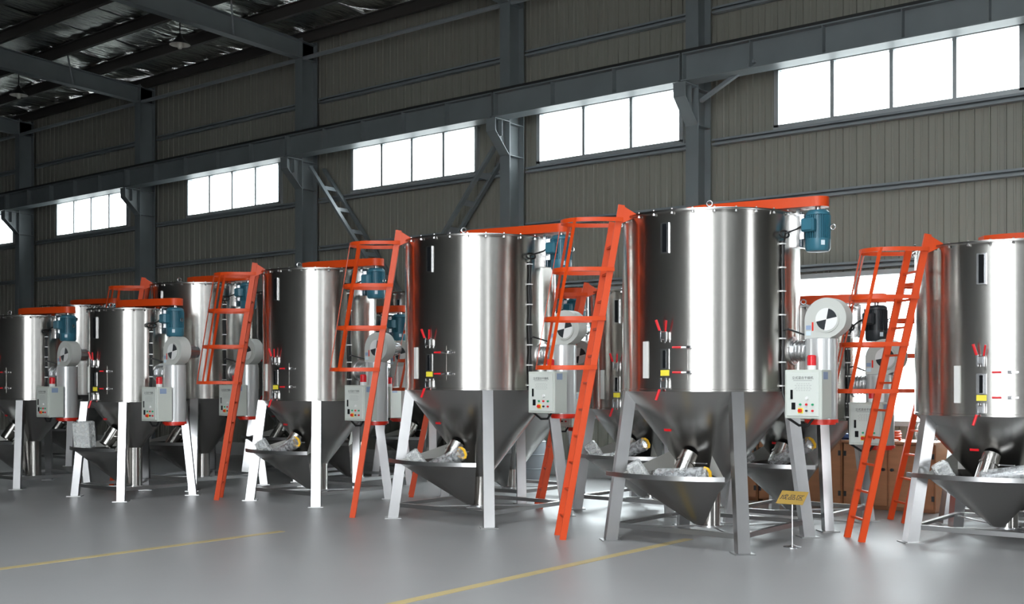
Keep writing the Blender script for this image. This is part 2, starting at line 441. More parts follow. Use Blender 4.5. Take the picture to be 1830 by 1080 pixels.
# roof: foil sheets, purlins, rafters
rm = MB()
def roof_quad(x0, x1, y0, y1): rm.add([(x0, y0, roof_z(y0) + 0.12), (x1, y0, roof_z(y0) + 0.12), (x1, y1, roof_z(y1) + 0.12), (x0, y1, roof_z(y1) + 0.12)], [(0, 1, 2, 3)])
roof_quad(HX0, HX1, WY + 0.3, SKY_Y1); roof_quad(HX0, HX1, SKY_Y0, REAR_Y - 0.3)
xs = [HX0] + [v for p in SKY for v in p] + [HX1]
for a_, b_ in zip(xs[::2], xs[1::2]): roof_quad(a_, b_, SKY_Y1, 4); roof_quad(a_, b_, 4, SKY_Y0)
ceiling = struct('ceiling', rm, 'dark_wall', 'foil-lined roof over dark purlins', 'ceiling', smooth=False)
PUR = [16.5, 15.2, 13.9, 12.6, 11.3, 10.0, 8.7, 7.4, 6.1, 4.8, 3.2, 1.9, 0.6, -0.7, -2.0, -3.3, -4.6, -5.9, -7.2]
for y in PUR:
    p = MB(); z = roof_z(y) - 0.13; L = HX1 - HX0; xc = (HX0 + HX1) / 2
    p.box((xc, y, z), (L, 0.012, 0.2)); p.box((xc, y + 0.04, z - 0.1), (L, 0.09, 0.012)); p.box((xc, y - 0.04, z + 0.1), (L, 0.09, 0.012))
    part('purlin', p, 'purlin_paint', ceiling, False)
def foil_sheet(mb, x0, x1, y0, y1):
    n = 6; P = []
    for j in range(4):
        for i in range(n + 1):
            xx = x0 + (x1 - x0) * i / n; yy = y0 + (y1 - y0) * j / 3
            P.append((xx, yy, roof_z(yy) + random.uniform(-0.02, 0.03) - (0.03 if j in (1, 2) and 0 < i < n else 0)))
    mb.add(P, [(j * (n + 1) + i, j * (n + 1) + i + 1, (j + 1) * (n + 1) + i + 1, (j + 1) * (n + 1) + i) for j in range(3) for i in range(n)])
rest = MB()
for a, b in zip(PUR[:-1], PUR[1:]):
    x = HX0
    while x < HX1:
        if a > 8.5 and -37 < x < -13:
            q = MB(); foil_sheet(q, x + 0.01, x + 1.48, b, a); part('foil_sheet', q, 'foil', ceiling, True, ang=80)
        elif not (a > SKY_Y0 and b < SKY_Y1 and any(x < q and x + 1.48 > p for p, q in SKY)): foil_sheet(rest, x + 0.01, x + 1.48, b, a)
        x += 1.5
o = part('foil_sheet', rest, 'foil', ceiling, True, ang=80); o['kind'] = 'stuff'
for i, (a_, b_) in enumerate(SKY):
    f = MB()
    for y0, y1 in ((SKY_Y0, 4), (4, SKY_Y1)): f.add([(a_ - .05, y0, roof_z(y0) + 0.15), (b_ + .05, y0, roof_z(y0) + 0.15), (b_ + .05, y1, roof_z(y1) + 0.15), (a_ - .05, y1, roof_z(y1) + 0.15)], [(0, 1, 2, 3)])
    struct('window_%d' % (len(WINS) + i + 1), f, 'window_glass', 'clear roof skylight strip, out of view, added to brighten the hall', 'skylight', 'added skylight strips', False)  # unseen strips, added to let more daylight in
for i, cx in enumerate(COLX):
    for y0, y1 in ((16.8, 4.0), (4.0, REAR_Y)):
        r = MB(); M = Matrix(((0, 0, 1, 0), (1, 0, 0, 0), (0, 1, 0, 0), (0, 0, 0, 1)))
        zb = lambda y: 8.86 + (16.8 - abs(y - 4.0) - 4.0) * 0.0 + (12.8 - abs(y - 4.0)) * 0.022
        ztp = lambda y: roof_z(y) - 0.24
        r.prism([(y0, zb(y0)), (y1, zb(y1)), (y1, ztp(y1)), (y0, ztp(y0))], cx - 0.006, cx + 0.006, M)
        r.bar((cx, y0, zb(y0)), (cx, y1, zb(y1)), 0.22, 0.016); r.bar((cx, y0, ztp(y0)), (cx, y1, ztp(y1)), 0.22, 0.016)
        struct('roof_rafter', r, 'frame_steel', 'deep steel roof rafter running inward from a column', 'rafter', 'roof rafters', False)
        if y0 > 10 and -32 < cx < -12:
            k = MB(); k.bar((cx + 0.02, 14.6, zb(14.6) + 0.02), (cx + 0.45, 14.2, roof_z(14.2) - 0.1), 0.03, 0.03)
            struct('trim_%d' % (i + 2), k, 'girt_steel', 'thin fly brace from rafter flange to purlin', 'brace', 'fly braces on the rafters')

# other walls of the hall
def wall_with_hole(name, along, pos, a0, a1, h, holes, label):
    m = MB()
    def seg(s0, s1, z0, z1):
        if along == 'x': m.box(((s0 + s1) / 2, pos, (z0 + z1) / 2), (s1 - s0, 0.2, z1 - z0))
        else: m.box((pos, (s0 + s1) / 2, (z0 + z1) / 2), (0.2, s1 - s0, z1 - z0))
    for u0, u1, hz in holes: seg(a0, u0, 0, h); seg(u0, u1, hz, h); a0 = u1
    seg(a0, a1, 0, h)
    return struct(name, m, 'dark_wall', label, 'wall', smooth=False)
wall_with_hole('wall_rear', 'x', REAR_Y - 0.1, HX0, HX1, 9.6, [(DOOR_X0, DOOR_X1, DOOR_Z)], 'grey wall opposite the ribbed wall, with a wide open doorway')
wall_with_hole('wall_right', 'y', HX1 + 0.1, REAR_Y, WY, 10.0, ENDS, 'grey end wall with two open doorways')
wall_with_hole('wall_left', 'y', HX0 - 0.1, REAR_Y, WY, 10.0, [], 'dark far end wall of the hall')

# pendant lamps under the purlins
def pendant(x, y, label):
    zt = roof_z(y) - 0.23; zs = zt - 0.62
    e = link('pendant_lamp', None, None, (x, y, zs)); tag(e, label, 'lamp', 'pendant lamps under the roof')
    m = MB(); m.cyl((0, 0, 0.2), (0, 0, zt - zs), 0.012, n=8); part('rod', m, 'lamp_black', e)
    m = MB(); m.lathe([(0.03, 0.24), (0.045, 0.2), (0.07, 0.14), (0.215, 0.0)], n=28); part('lamp_shade', m, 'lamp_black', e)
    m = MB(); m.lathe([(0.03, 0.19), (0.06, 0.13), (0.205, 0.0), (0.213, 0.002)], n=28); part('shade_lining', m, 'lamp_white', e)
    m = MB(); m.lathe([(0.001, -0.085), (0.035, -0.08), (0.05, -0.05), (0.05, 0.05), (0.03, 0.12)], n=16); part('bulb', m, 'lamp_white', e)
pendant(-19.8, 13.9, 'pendant lamp with cone shade hanging beside the rafter of the stair-braced column')
pendant(-26.35, 13.9, 'pendant lamp with cone shade hanging one bay deeper in the hall')

# ------------------------------------------------------------------ machines
TXT_HEAD = text_mesh('panel_heading', '立式混合干燥机', 0.033, 'dark_print', 0.0006)

def curved(mb, R, az0, az1, z0, z1, t, n=8):
    """slab lying on the tank wall"""
    P = []
    for i in range(n + 1):
        a = az0 + (az1 - az0) * i / n
        for r in (R - 0.004, R + t):
            for z in (z0, z1): P.append((r * math.cos(a), r * math.sin(a), z))
    F = []
    for i in range(n):
        b = i * 4; c = b + 4
        F += [(b + 2, c + 2, c + 3, b + 3), (b + 3, c + 3, c + 1, b + 1), (b, c, c + 2, b + 2)]
    F += [(0, 2, 3, 1), (4 * n, 4 * n + 1, 4 * n + 3, 4 * n + 2)]
    return mb.add(P, F)

class Model:
    def __init__(s): s.nodes = []
    def add(s, name, mb, m, parent=None, smooth=True, label=None, loc=None, rot=None, ang=35, kind=None):
        me = mb.mesh(name, m, smooth, ang) if isinstance(mb, MB) else mb
        s.nodes.append((name, me, parent, label, loc, rot, kind)); return len(s.nodes) - 1
    def place(s, root):
        objs = []
        for name, me, parent, label, loc, rot, kind in s.nodes:
            o = link(name, me, root if parent is None else objs[parent], loc, rot)
            if label: o['label'] = label
            if kind: o['kind'] = kind
            objs.append(o)
        return objs

def ring(c, R, r, axis, n=16):
    c = Vector(c); ax = Vector(axis).normalized(); a = Vector((0, 0, 1)) if abs(ax.z) < 0.9 else Vector((1, 0, 0))
    u = ax.cross(a).normalized(); w = ax.cross(u)
    return MB().tube([c + (u * math.cos(2 * PI * i / n) + w * math.sin(2 * PI * i / n)) * R for i in range(n)], r, 6, True)

def tank_model(R, zb, zt, motor='motor_blue'):
    T = Model(); k = R / 0.975
    F = -PI / 2                                    # front azimuth
    # body
    m = MB(); m.lathe([(R, zb), (R, zt)], n=96); m.lathe([(R - 0.005, zb + 0.002), (R - 0.005, zt)], n=48)
    T.add('tank_shell', m, 'brushed_steel')
    m = MB(); m.lathe([(R + 0.002, zb - 0.012), (R + 0.006, zb - 0.01), (R + 0.006, zb + 0.012), (R + 0.001, zb + 0.016)], n=96); T.add('seam_band', m, 'brushed_steel')
    m = MB(); m.lathe([(R - 0.02, zt - 0.012), (R + 0.035, zt - 0.012), (R + 0.038, zt), (R + 0.035, zt + 0.012), (R * 0.6, zt + 0.03), (0.001, zt + 0.04)], n=96)
    lid = T.add('lid', m, 'sheet_steel')
    m = MB()
    for i in range(28):
        a = 2 * PI * (i + 0.4) / 28; c = (math.cos(a) * (R + 0.02), math.sin(a) * (R + 0.02))
        m.cyl((*c, zt - 0.035), (*c, zt + 0.024), 0.010, n=6); m.cyl((*c, zt - 0.035), (*c, zt - 0.02), 0.016, n=6)
    T.add('rim_bolts', m, 'bar_steel', lid, kind='stuff')
    for a in (-62, 30, 118, 208):
        a = math.radians(a); c = (math.cos(a) * (R + 0.01), math.sin(a) * (R + 0.01), zt + 0.05)
        T.add('lifting_eye', ring(c, 0.03, 0.008, (math.cos(a), math.sin(a), 0)), 'bright_zinc', lid)
    # cone, screw tube
    zc = max(0.42, zb - (R - 0.115) / 0.76)
    m = MB(); m.lathe([(R - 0.004, zb - 0.008), (0.115, zc)], n=96); T.add('cone', m, 'sheet_steel')
    rc = lambda z: 0.115 + (R - 0.115) * (z - zc) / (zb - zc)
    m = MB(); m.cyl((0, 0, 0.15), (0, 0, zc + 0.06), 0.115, n=32); tube = T.add('screw_tube', m, 'brushed_steel')
    m = MB(); m.cyl((0, 0, 0.14), (0, 0, 0.16), 0.15, n=32); T.add('bottom_flange', m, 'bright_zinc', tube)
    # discharge spout, pointing to the front
    zs = max(zc + (zb - zc) * 0.36, 0.95); ys = -rc(zs)
    m = MB(); d = Vector((-0.12, -0.55, -0.83)).normalized(); p = Vector((0, ys - 0.02, zs + 0.02)); L = 0.36 if k > 0.8 else 0.27
    m.cyl(p, p + d * L, 0.098, n=28, cap=False); m.cyl(p, p + d * L, 0.092, n=28, cap=False); m.cyl(p + d * 0.10, p + d * 0.125, 0.108, n=28)
    sp = T.add('discharge_spout', m, 'brushed_steel')
    m = MB(); m.cyl(p + d * 0.08, p + d * 0.09, 0.091, n=24); T.add('spout_gate', m, 'black_rubber', sp)
    m = MB(); q = p + d * 0.11; m.bar(q + Vector((0.09, 0, 0)), q + Vector((0.26, -0.02, 0.0)), 0.03, 0.012); T.add('gate_handle', m, 'bright_zinc', sp)
    m = MB(); c = Vector((-0.28 * k, -1, 0)).normalized(); zz = zc + (zb - zc) * 0.62; r = rc(zz) + 0.004
    u = Vector((-c.y, c.x, 0)); nrm = Vector((c.x * 0.78, c.y * 0.78, -0.62))
    m.bar(c * r + Vector((0, 0, zz)) - u * 0.05, c * r + Vector((0, 0, zz)) + u * 0.05, 0.012, 0.028, (0, 0, 1)); T.add('warning_label', m, 'red_plastic')
    # legs: square tubes turned 45 degrees, splayed
    af = 0.80 * k + 0.25 * max(0, 1 - k) ; at = af - 0.155 * k; w = 0.13 if k > 0.75 else 0.11
    for sx, sy in ((-1, -1), (1, -1), (1, 1), (-1, 1)):
        b = Vector((sx * af, sy * af, 0.012)); t = Vector((sx * at, sy * at, zb - 0.01)); rd = Vector((sx, sy, 0)).normalized(); tn = Vector((-rd.y, rd.x, 0))
        P = []
        for c in (b, t):
            for a1, a2 in ((-1, -1), (1, -1), (1, 1), (-1, 1)): P.append(c + rd * a1 * w / 2 + tn * a2 * w / 2)
        m = MB(); m.add(P, [(3, 2, 1, 0), (4, 5, 6, 7), (0, 1, 5, 4), (1, 2, 6, 5), (2, 3, 7, 6), (3, 0, 4, 7)])
        lg = T.add('leg', m, 'leg_steel', None, False)
        m = MB(); rot = Matrix.Rotation(math.atan2(rd.y, rd.x), 3, 'Z'); m.box((b.x, b.y, 0.006), (0.21, 0.21, 0.012), rot); T.add('foot_plate', m, 'bar_steel', lg, False)
    zz = 0.17; ab = af - (af - at) * zz / zb
    cs = [(-ab, -ab, zz), (ab, -ab, zz), (ab, ab, zz), (-ab, ab, zz)]
    for i in range(4):
        m = MB(); p0, p1 = Vector(cs[i]), Vector(cs[(i + 1) % 4]); d = (p1 - p0).normalized(); nn = Vector((0, 0, 0)) - (p0 + p1) / 2; nn.z = 0; nn.normalize()
        m.bar(p0, p1, 0.005, 0.05); m.bar(p0 + Vector((0, 0, 0.024)) + nn * 0.025, p1 + Vector((0, 0, 0.024)) + nn * 0.025, 0.05, 0.005); T.add('base_bar', m, 'bar_steel', None, False)
    for i in range(4):
        c = Vector(cs[i]); m = MB(); q = c.normalized() * 0.15; q.z = zz - 0.02; c.z = zz - 0.02
        m.bar(c, q, 0.045, 0.012); T.add('diagonal_bar', m, 'bar_steel', None, False)
    # feed hopper between the two front legs
    kh = k + 0.4 * (1 - k)
    zr = 0.745
    def circ3(a, b, c):
        ax, ay, bx, by, cx, cy = *a, *b, *c
        d = 2 * (ax * (by - cy) + bx * (cy - ay) + cx * (ay - by))
        ux = ((ax * ax + ay * ay) * (by - cy) + (bx * bx + by * by) * (cy - ay) + (cx * cx + cy * cy) * (ay - by)) / d
        uy = ((ax * ax + ay * ay) * (cx - bx) + (bx * bx + by * by) * (ax - cx) + (cx * cx + cy * cy) * (bx - ax)) / d
        return ux, uy, math.hypot(ax - ux, ay - uy)
    A, Mid, B = (-0.82 * kh, -0.85 * kh), (-0.06 * kh, -1.03 * kh), (0.60 * kh, -0.80 * kh)
    ux, uy, ur = circ3(A, Mid, B)
    t0 = math.atan2(A[1] - uy, A[0] - ux); t1 = math.atan2(B[1] - uy, B[0] - ux)
    arc = [(ux + ur * math.cos(t0 + (t1 - t0) * i / 28), uy + ur * math.sin(t0 + (t1 - t0) * i / 28)) for i in range(29)]
    m = MB(); m.ribbon([(x, y, zr) for x, y in arc], 0.05, 0.012); lip = m
    back = [((0.60 - 0.60 * t) * kh, (-0.80 + 0.68 * t) * kh, 0.34 * t) for t in (0.0, 0.25, 0.5, 0.75, 1.0)] + \
           [(-0.14 * kh, 0.06 * kh, 0.34), (-0.36 * kh, 0.36 * kh, 0.28)] + [(-0.615 * kh, (0.28 - 0.92 * t) * kh, 0.22 - 0.17 * t) for t in (0.0, 0.25, 0.5, 0.75, 1.0)]
    front = [(x, y) for x, y in arc if x > -0.61 * kh]
    rim = [(x, y, 0.0) for x, y in front] + back[1:]
    P = [(x, y, zr) for x, y, h in rim]; n = len(rim); zb0 = 0.17
    for x, y, h in rim:
        a = math.atan2(y + 0.075, x + 0.06); P.append((-0.06 + 0.10 * math.cos(a), -0.075 + 0.10 * math.sin(a), zb0))
    m = MB(); m.add(P, [(i, (i + 1) % n, n + (i + 1) % n, n + i) for i in range(n)])
    hp = T.add('feed_hopper', m, 'sheet_steel', None, True, None, ang=50)
    T.add('hopper_lip', lip, 'bar_steel', hp, True)
    bk = [(0.60 * kh, -0.80 * kh, 0.0)] + back[1:] + [(-0.615 * kh, -0.90 * kh, 0.0)]
    m = MB(); P = []
    for x, y, h in bk: P += [(x, y, zr - 0.02), (x, y, zr + h)]
    m.add(P, [(2 * i, 2 * i + 2, 2 * i + 3, 2 * i + 1) for i in range(len(bk) - 1)]); T.add('splash_plate', m, 'white_film', hp, False, label='white film-covered splash plate')
    # sight glass at the top, hatch with its own glass below
    def sight(z0, z1, w_, nm):
        dz = z1 - z0
        m = MB(); curved(m, R, F - w_ / 2 / R, F + w_ / 2 / R, z0, z1, 0.012, 3); s_ = T.add(nm, m, 'bright_zinc')
        m = MB(); curved(m, R + 0.012, F - w_ * 0.27 / R, F + w_ * 0.27 / R, z0 + 0.012, z1 - 0.012, 0.004, 2); T.add('glass', m, 'dark_glass', s_)
        m = MB(); curved(m, R + 0.01, F + w_ * 0.33 / R, F + w_ * 0.47 / R, z0, z1, 0.012, 2); T.add('guard_strip', m, 'bright_zinc', s_)
    sight(zt - 0.44, zt - 0.12, 0.10, 'sight_window')
    zh0, zh1 = zb + 0.11, zb + 0.53; hw = 0.25 / R
    m = MB(); curved(m, R, F - hw, F + hw, zh0, zh1, 0.006, 14); ht = T.add('hatch', m, 'brushed_steel')
    m = MB(); curved(m, R + 0.006, F - 0.05 / R, F + 0.05 / R, zb + 0.225, zb + 0.435, 0.012, 3); T.add('hatch_window_frame', m, 'bright_zinc', ht)
    m = MB(); curved(m, R + 0.018, F - 0.018 / R, F + 0.018 / R, zb + 0.235, zb + 0.42, 0.004, 2); T.add('hatch_glass', m, 'dark_glass', ht)
    m = MB(); curved(m, R + 0.006, F - 0.05 / R, F + 0.05 / R, zb + 0.155, zb + 0.215, 0.006, 3); T.add('hatch_label', m, 'yellow_label', ht, label='yellow warning label')
    m = MB(); curved(m, R, F - hw - 0.035, F - hw + 0.03, zh0 + 0.02, zh1 - 0.01, 0.022, 3); T.add('hinge_strip', m, 'foam_white', ht)
    def pt(az, r, z): return Vector((math.cos(az) * r, math.sin(az) * r, z))
    for up in (1, -1):                              # toggle clamps above and below the hatch
        z0 = zh1 + 0.0 if up > 0 else zh0 - 0.0
        m = MB()
        m.cbox(pt(F, R + 0.03, z0 + up * 0.045), (0.075, 0.05, 0.09), 0.01)
        m.bar(pt(F - 0.03, R + 0.045, z0 - up * 0.02), pt(F - 0.03, R + 0.05, z0 + up * 0.10), 0.018, 0.018); m.bar(pt(F + 0.03, R + 0.045, z0 - up * 0.02), pt(F + 0.03, R + 0.05, z0 + up * 0.08), 0.018, 0.018)
        cl = T.add('toggle_clamp', m, 'bright_zinc')
        m = MB(); m.cyl(pt(F - 0.035, R + 0.055, z0 + up * 0.10), pt(F - 0.06, R + 0.085, z0 + up * 0.21), 0.015, n=10); T.add('clamp_handle', m, 'red_plastic', cl)
        if up > 0: m = MB(); m.cyl(pt(F + 0.035, R + 0.055, z0 + 0.09), pt(F + 0.055, R + 0.075, z0 + 0.20), 0.010, n=8); T.add('clamp_lever', m, 'red_plastic', cl)
    for z in (zb + 0.19, zb + 0.45):                # side latches
        m = MB(); a = F + hw - 0.03
        m.cbox(pt(a + 0.05, R + 0.025, z), (0.05, 0.04, 0.035), 0.006); m.bar(pt(a - 0.03, R + 0.03, z), pt(a + 0.13, R + 0.03, z), 0.016, 0.016); lt = T.add('side_latch', m, 'bright_zinc')
        m = MB(); m.cyl(pt(a - 0.03, R + 0.03, z), pt(a - 0.12, R + 0.045, z), 0.011, n=8); T.add('latch_handle', m, 'red_plastic', lt)
    # belt guard on top and the drive motor
    mx, my = R + 0.245, 0.10; zg = zt + 0.055; dg = Vector((mx, my, 0)); an = math.atan2(my, mx); L = dg.length
    poly = [(0.30 * math.cos(PI / 2 + PI * i / 4), 0.22 * math.sin(PI / 2 + PI * i / 4)) for i in range(5)] + [(L + 0.115 * math.cos(-PI / 2 + PI * i / 12), 0.115 * math.sin(-PI / 2 + PI * i / 12)) for i in range(13)]
    m = MB(); m.prism(poly, zg, zg + 0.105, Matrix.Rotation(an, 4, 'Z')); gd = T.add('belt_guard', m, 'orange_paint', ang=40)
    for q in (0.05, 0.62): m = MB(); m.box((R * q + 0.1, my * q, (zt + zg) / 2 + 0.01), (0.05, 0.05, zg - zt)); T.add('guard_support', m, 'orange_paint', gd, False)
    m = MB(); z1 = zg - 0.03; z0 = z1 - 0.10 - 0.34
    m.lathe([(0.03, z1), (0.10, z1 - 0.005), (0.125, z1 - 0.03), (0.125, z1 - 0.055), (0.108, z1 - 0.06), (0.108, z0 + 0.12)], (mx, my, 0), 28); mo = T.add('motor', m, motor)
    m = MB()
    for i in range(32):
        a = 2 * PI * i / 32; m.bar((mx + 0.116 * math.cos(a), my + 0.116 * math.sin(a), z0 + 0.125), (mx + 0.116 * math.cos(a), my + 0.116 * math.sin(a), z1 - 0.06), 0.007, 0.03, (math.cos(a), math.sin(a), 0))
    T.add('cooling_fins', m, motor, mo, False, kind='stuff')
    m = MB(); m.lathe([(0.13, z0 + 0.135), (0.13, z0 + 0.03), (0.115, z0 + 0.005), (0.06, z0), (0.001, z0)], (mx, my, 0), 28); T.add('fan_cover', m, motor, mo)
    m = MB(); m.cbox((mx - 0.035, my - 0.155, z1 - 0.17), (0.14, 0.09, 0.14), 0.012); m.cbox((mx - 0.035, my - 0.205, z1 - 0.17), (0.12, 0.02, 0.12), 0.008); T.add('terminal_box', m, motor, mo)
    m = MB(); m.cyl((mx, my, z1 - 0.01), (mx, my, zg + 0.01), 0.028, n=16); T.add('shaft', m, 'bright_zinc', mo)
    T.add('lifting_eye', ring((mx + 0.165, my, z1 - 0.19), 0.026, 0.007, (0, 1, 0)), 'bright_zinc', mo)
    m = MB(); m.box((mx + 0.095, my - 0.092, z0 + 0.085), (0.04, 0.003, 0.05), Matrix.Rotation(math.radians(45), 3, 'Z')); T.add('nameplate', m, 'pale_sticker', mo)
    m = MB()
    for s_ in (-1, 1): m.box((mx - 0.14, my + s_ * 0.07, z1 - 0.17), (0.05, 0.02, 0.26)); m.box((R + 0.045, my + s_ * 0.085, z1 - 0.2), (0.11, 0.02, 0.36))
    m.box((mx - 0.155, my, z1 - 0.19), (0.018, 0.26, 0.40)); m.box((R + 0.07, my, z1 - 0.19), (0.018, 0.26, 0.40)); T.add('motor_bracket', m, 'bright_zinc', mo, False)
    # heater tube, blower, duct
    hx, hy, hr = R + 0.305, 0.05, 0.165; h0, h1 = zb - 0.30, zb + 0.55
    m = MB(); m.lathe([(0.001, h0), (hr, h0), (hr, h1 - 0.01), (hr - 0.01, h1), (0.001, h1)], (hx, hy, 0), 40); he = T.add('heater_tube', m, 'heater_grey', ang=40)
    m = MB(); m.lathe([(0.001, h0 - 0.055), (hr - 0.02, h0 - 0.055), (hr - 0.02, h0 - 0.035), (hr + 0.008, h0 - 0.035), (hr + 0.008, h0), (0.001, h0)], (hx, hy, 0), 40); T.add('heater_base', m, 'red_paint', he, ang=40)
    m = MB(); zd = zb + 0.42; dv = Vector((hx, hy, 0)).normalized(); p0 = dv * (R - 0.02); p1 = Vector((hx, hy, 0)) - dv * (hr - 0.02); n = 9
    for i in range(n):
        a = p0 + (p1 - p0) * (i / n); b = p0 + (p1 - p0) * ((i + 1) / n); rr = 0.115 if i % 2 else 0.10
        m.cyl((a.x, a.y, zd), (b.x, b.y, zd), rr, n=24)
    m.cyl((p0.x, p0.y, zd), ((p0 + dv * 0.035).x, (p0 + dv * 0.035).y, zd), 0.15, n=28); T.add('hot_air_duct', m, 'duct_foil', he)
    bx, by, bz = hx + 0.10, hy - 0.01, h1 + 0.19; th = 0.17
    poly = []
    for i in range(33):
        a = -0.15 * PI + 1.15 * PI * i / 32; r = 0.20 + 0.045 * i / 32; poly.append((r * math.cos(a), r * math.sin(a)))
    poly += [(-0.245, -0.20), (0.02, -0.20)] + [(0.19 * math.cos(a), 0.19 * math.sin(a)) for a in (-0.42 * PI, -0.34 * PI, -0.25 * PI)]
    M = Matrix.Translation((bx, by + th / 2, bz)) @ Matrix.Rotation(PI / 2, 4, 'X')
    m = MB(); m.prism(poly, 0, th, M); bl = T.add('blower', m, 'grey_paint', ang=30)
    yf = by - th / 2
    m = MB(); m.cyl((bx, yf, bz), (bx, yf - 0.012, bz), 0.135, n=36); inl = T.add('inlet_ring', m, 'grey_paint', bl)
    m = MB(); m.cyl((bx, yf - 0.008, bz), (bx, yf - 0.014, bz), 0.112, n=36); T.add('inlet_dark_disc', m, 'motor_black', bl)  # shade inside the open inlet, painted as a solid black disc
    for a0 in (0.36, 1.36):
        m = MB(); pl = [(0, 0)] + [(0.118 * math.cos((a0 + 0.08 + 0.62 * i / 10) * PI), 0.118 * math.sin((a0 + 0.08 + 0.62 * i / 10) * PI)) for i in range(11)]
        m.prism(pl, 0, 0.004, Matrix.Translation((bx, yf - 0.014, bz)) @ Matrix.Rotation(PI / 2, 4, 'X')); T.add('damper_leaf', m, 'white_plastic', bl, False)
    m = MB(); m.cyl((bx, by + th / 2, bz), (bx, by + th / 2 + 0.05, bz), 0.10, n=24); m.cyl((bx, by + th / 2 + 0.05, bz), (bx, by + th / 2 + 0.25, bz), 0.085, n=24)
    for i in range(16):
        a = 2 * PI * i / 16; m.bar((bx + 0.088 * math.cos(a), by + th / 2 + 0.06, bz + 0.088 * math.sin(a)), (bx + 0.088 * math.cos(a), by + th / 2 + 0.2, bz + 0.088 * math.sin(a)), 0.006, 0.02, (math.cos(a), 0, math.sin(a)))
    T.add('blower_motor', m, 'bright_zinc', bl, False)
    for zz, mm in ((-0.08, 'sticker_blue'), (-0.14, 'pale_sticker')):
        m = MB(); m.box((bx - 0.20, yf - 0.002, bz + zz), (0.055, 0.003, 0.045)); T.add('sticker', m, mm, bl, False)
    m = MB(); m.box((bx - 0.155, yf - 0.002, bz - 0.07), (0.018, 0.003, 0.09)); T.add('sticker', m, 'red_paint', bl, False)
    # control box with beacon
    cx0, cy0, cw, cd = hx - 0.02, hy - hr - 0.125, 0.40, 0.25; c0, c1 = zb - 0.285, zb + 0.215; ch = c1 - c0; cz = (c0 + c1) / 2
    m = MB(); m.cbox((cx0, cy0, cz), (cw, cd, ch), 0.006); cb = T.add('control_box', m, 'box_grey', None, False)
    yy = cy0 - cd / 2
    m = MB(); m.cbox((cx0, yy - 0.006, cz), (cw - 0.05, 0.014, ch - 0.05), 0.004); T.add('box_door', m, 'box_door', cb, False)
    yp = yy - 0.0135
    T.add('panel_heading', TXT_HEAD, None, cb, loc=(cx0, yp, cz + 0.165), rot=(PI / 2, 0, 0))
    m = MB(); m.box((cx0, yp, cz + 0.140), (0.20, 0.001, 0.006))
    for i, (w_, z_) in enumerate(((0.15, 0.108), (0.19, 0.090), (0.17, 0.072), (0.19, 0.055), (0.16, 0.038))):
        for j in range(6): m.box((cx0 + 0.005 + (j - 2.5) * w_ / 6, yp, cz + z_), (w_ / 6 - 0.010, 0.001, 0.0035))
    T.add('small_print', m, 'faint_print', cb, False, kind='stuff')
    for (dx, dz, w_, h_) in ((-0.118, -0.003, 0.026, 0.095), (-0.098, -0.122, 0.042, 0.072)):
        m = MB(); m.cbox((cx0 + dx, yp - 0.003, cz + dz), (w_, 0.008, h_), 0.002); T.add('display', m, 'dark_glass', cb, False)
    def knob(dx, dz, r, mm, nm, t=0.018):
        m = MB(); m.cyl((cx0 + dx, yp, cz + dz), (cx0 + dx, yp - t, cz + dz), r, r * 0.9, n=16); return T.add(nm, m, mm, cb)
    knob(0.048, -0.04, 0.017, 'white_plastic', 'meter')
    for dx, mm in ((-0.022, 'green_plastic'), (0.044, 'red_plastic'), (0.11, 'green_plastic')): knob(dx, -0.105, 0.012, mm, 'push_button')
    for dx, mm in ((0.044, 'motor_black'), (0.11, 'red_plastic')): knob(dx, -0.168, 0.012, mm, 'push_button')
    m = MB(); m.box((cx0 - 0.022, yp - 0.001, cz - 0.168), (0.055, 0.003, 0.055)); T.add('stop_plate', m, 'yellow_label', cb, False)
    knob(-0.022, -0.168, 0.021, 'red_paint', 'stop_button', 0.03)
    m = MB(); m.box((cx0 + cw / 2 + 0.001, cy0 - 0.03, c1 - 0.06), (0.003, 0.11, 0.075)); T.add('sticker', m, 'sticker_blue', cb, False)
    bxc, byc = cx0 + 0.03, cy0 + 0.02
    m = MB(); m.cyl((bxc, byc, c1), (bxc, byc, c1 + 0.045), 0.046, n=20); be = T.add('beacon', m, 'white_plastic', cb)
    m = MB(); m.lathe([(0.046, c1 + 0.045), (0.046, c1 + 0.14), (0.036, c1 + 0.152), (0.001, c1 + 0.153)], (bxc, byc, 0), 20); T.add('beacon_lens', m, 'red_plastic', be, label='red beacon lens')
    # cables
    az = math.radians(-13)
    m = MB()
    for da, r in ((0, 0.014), (0.022, 0.012)):
        pts = [pt(az + da, R + 0.02, zt - 0.31 - (zt - 0.31 - zb + 0.03) * i / 10) + pt(az + PI / 2, 0.008 * math.sin(i * 2.1 + da * 90), 0) for i in range(11)]
        pts += [Vector((R + 0.02 + 0.03 * t, -0.22 + 0.02 * t, zb - 0.05 - 0.28 * t)) for t in (0.3, 0.6, 0.85)] + [Vector((cx0 - 0.1, cy0, c0 - 0.075)), Vector((cx0, cy0, c0 - 0.07)), Vector((cx0 + 0.06, cy0, c0 + 0.005))]
        m.tube(pts, r, 8)
    cab = T.add('cable', m, 'black_rubber')
    lp = pt(az, R + 0.045, zt - 0.265)
    m = MB(); m.tube([lp + Vector((math.cos(az + PI / 2) * 0.075 * math.cos(t), math.sin(az + PI / 2) * 0.075 * math.cos(t), 0.035 * math.sin(t) + 0.02)) for t in [2 * PI * i / 16 for i in range(16)]], 0.011, 6, True)
    T.add('cable_loop', m, 'black_rubber', cab)
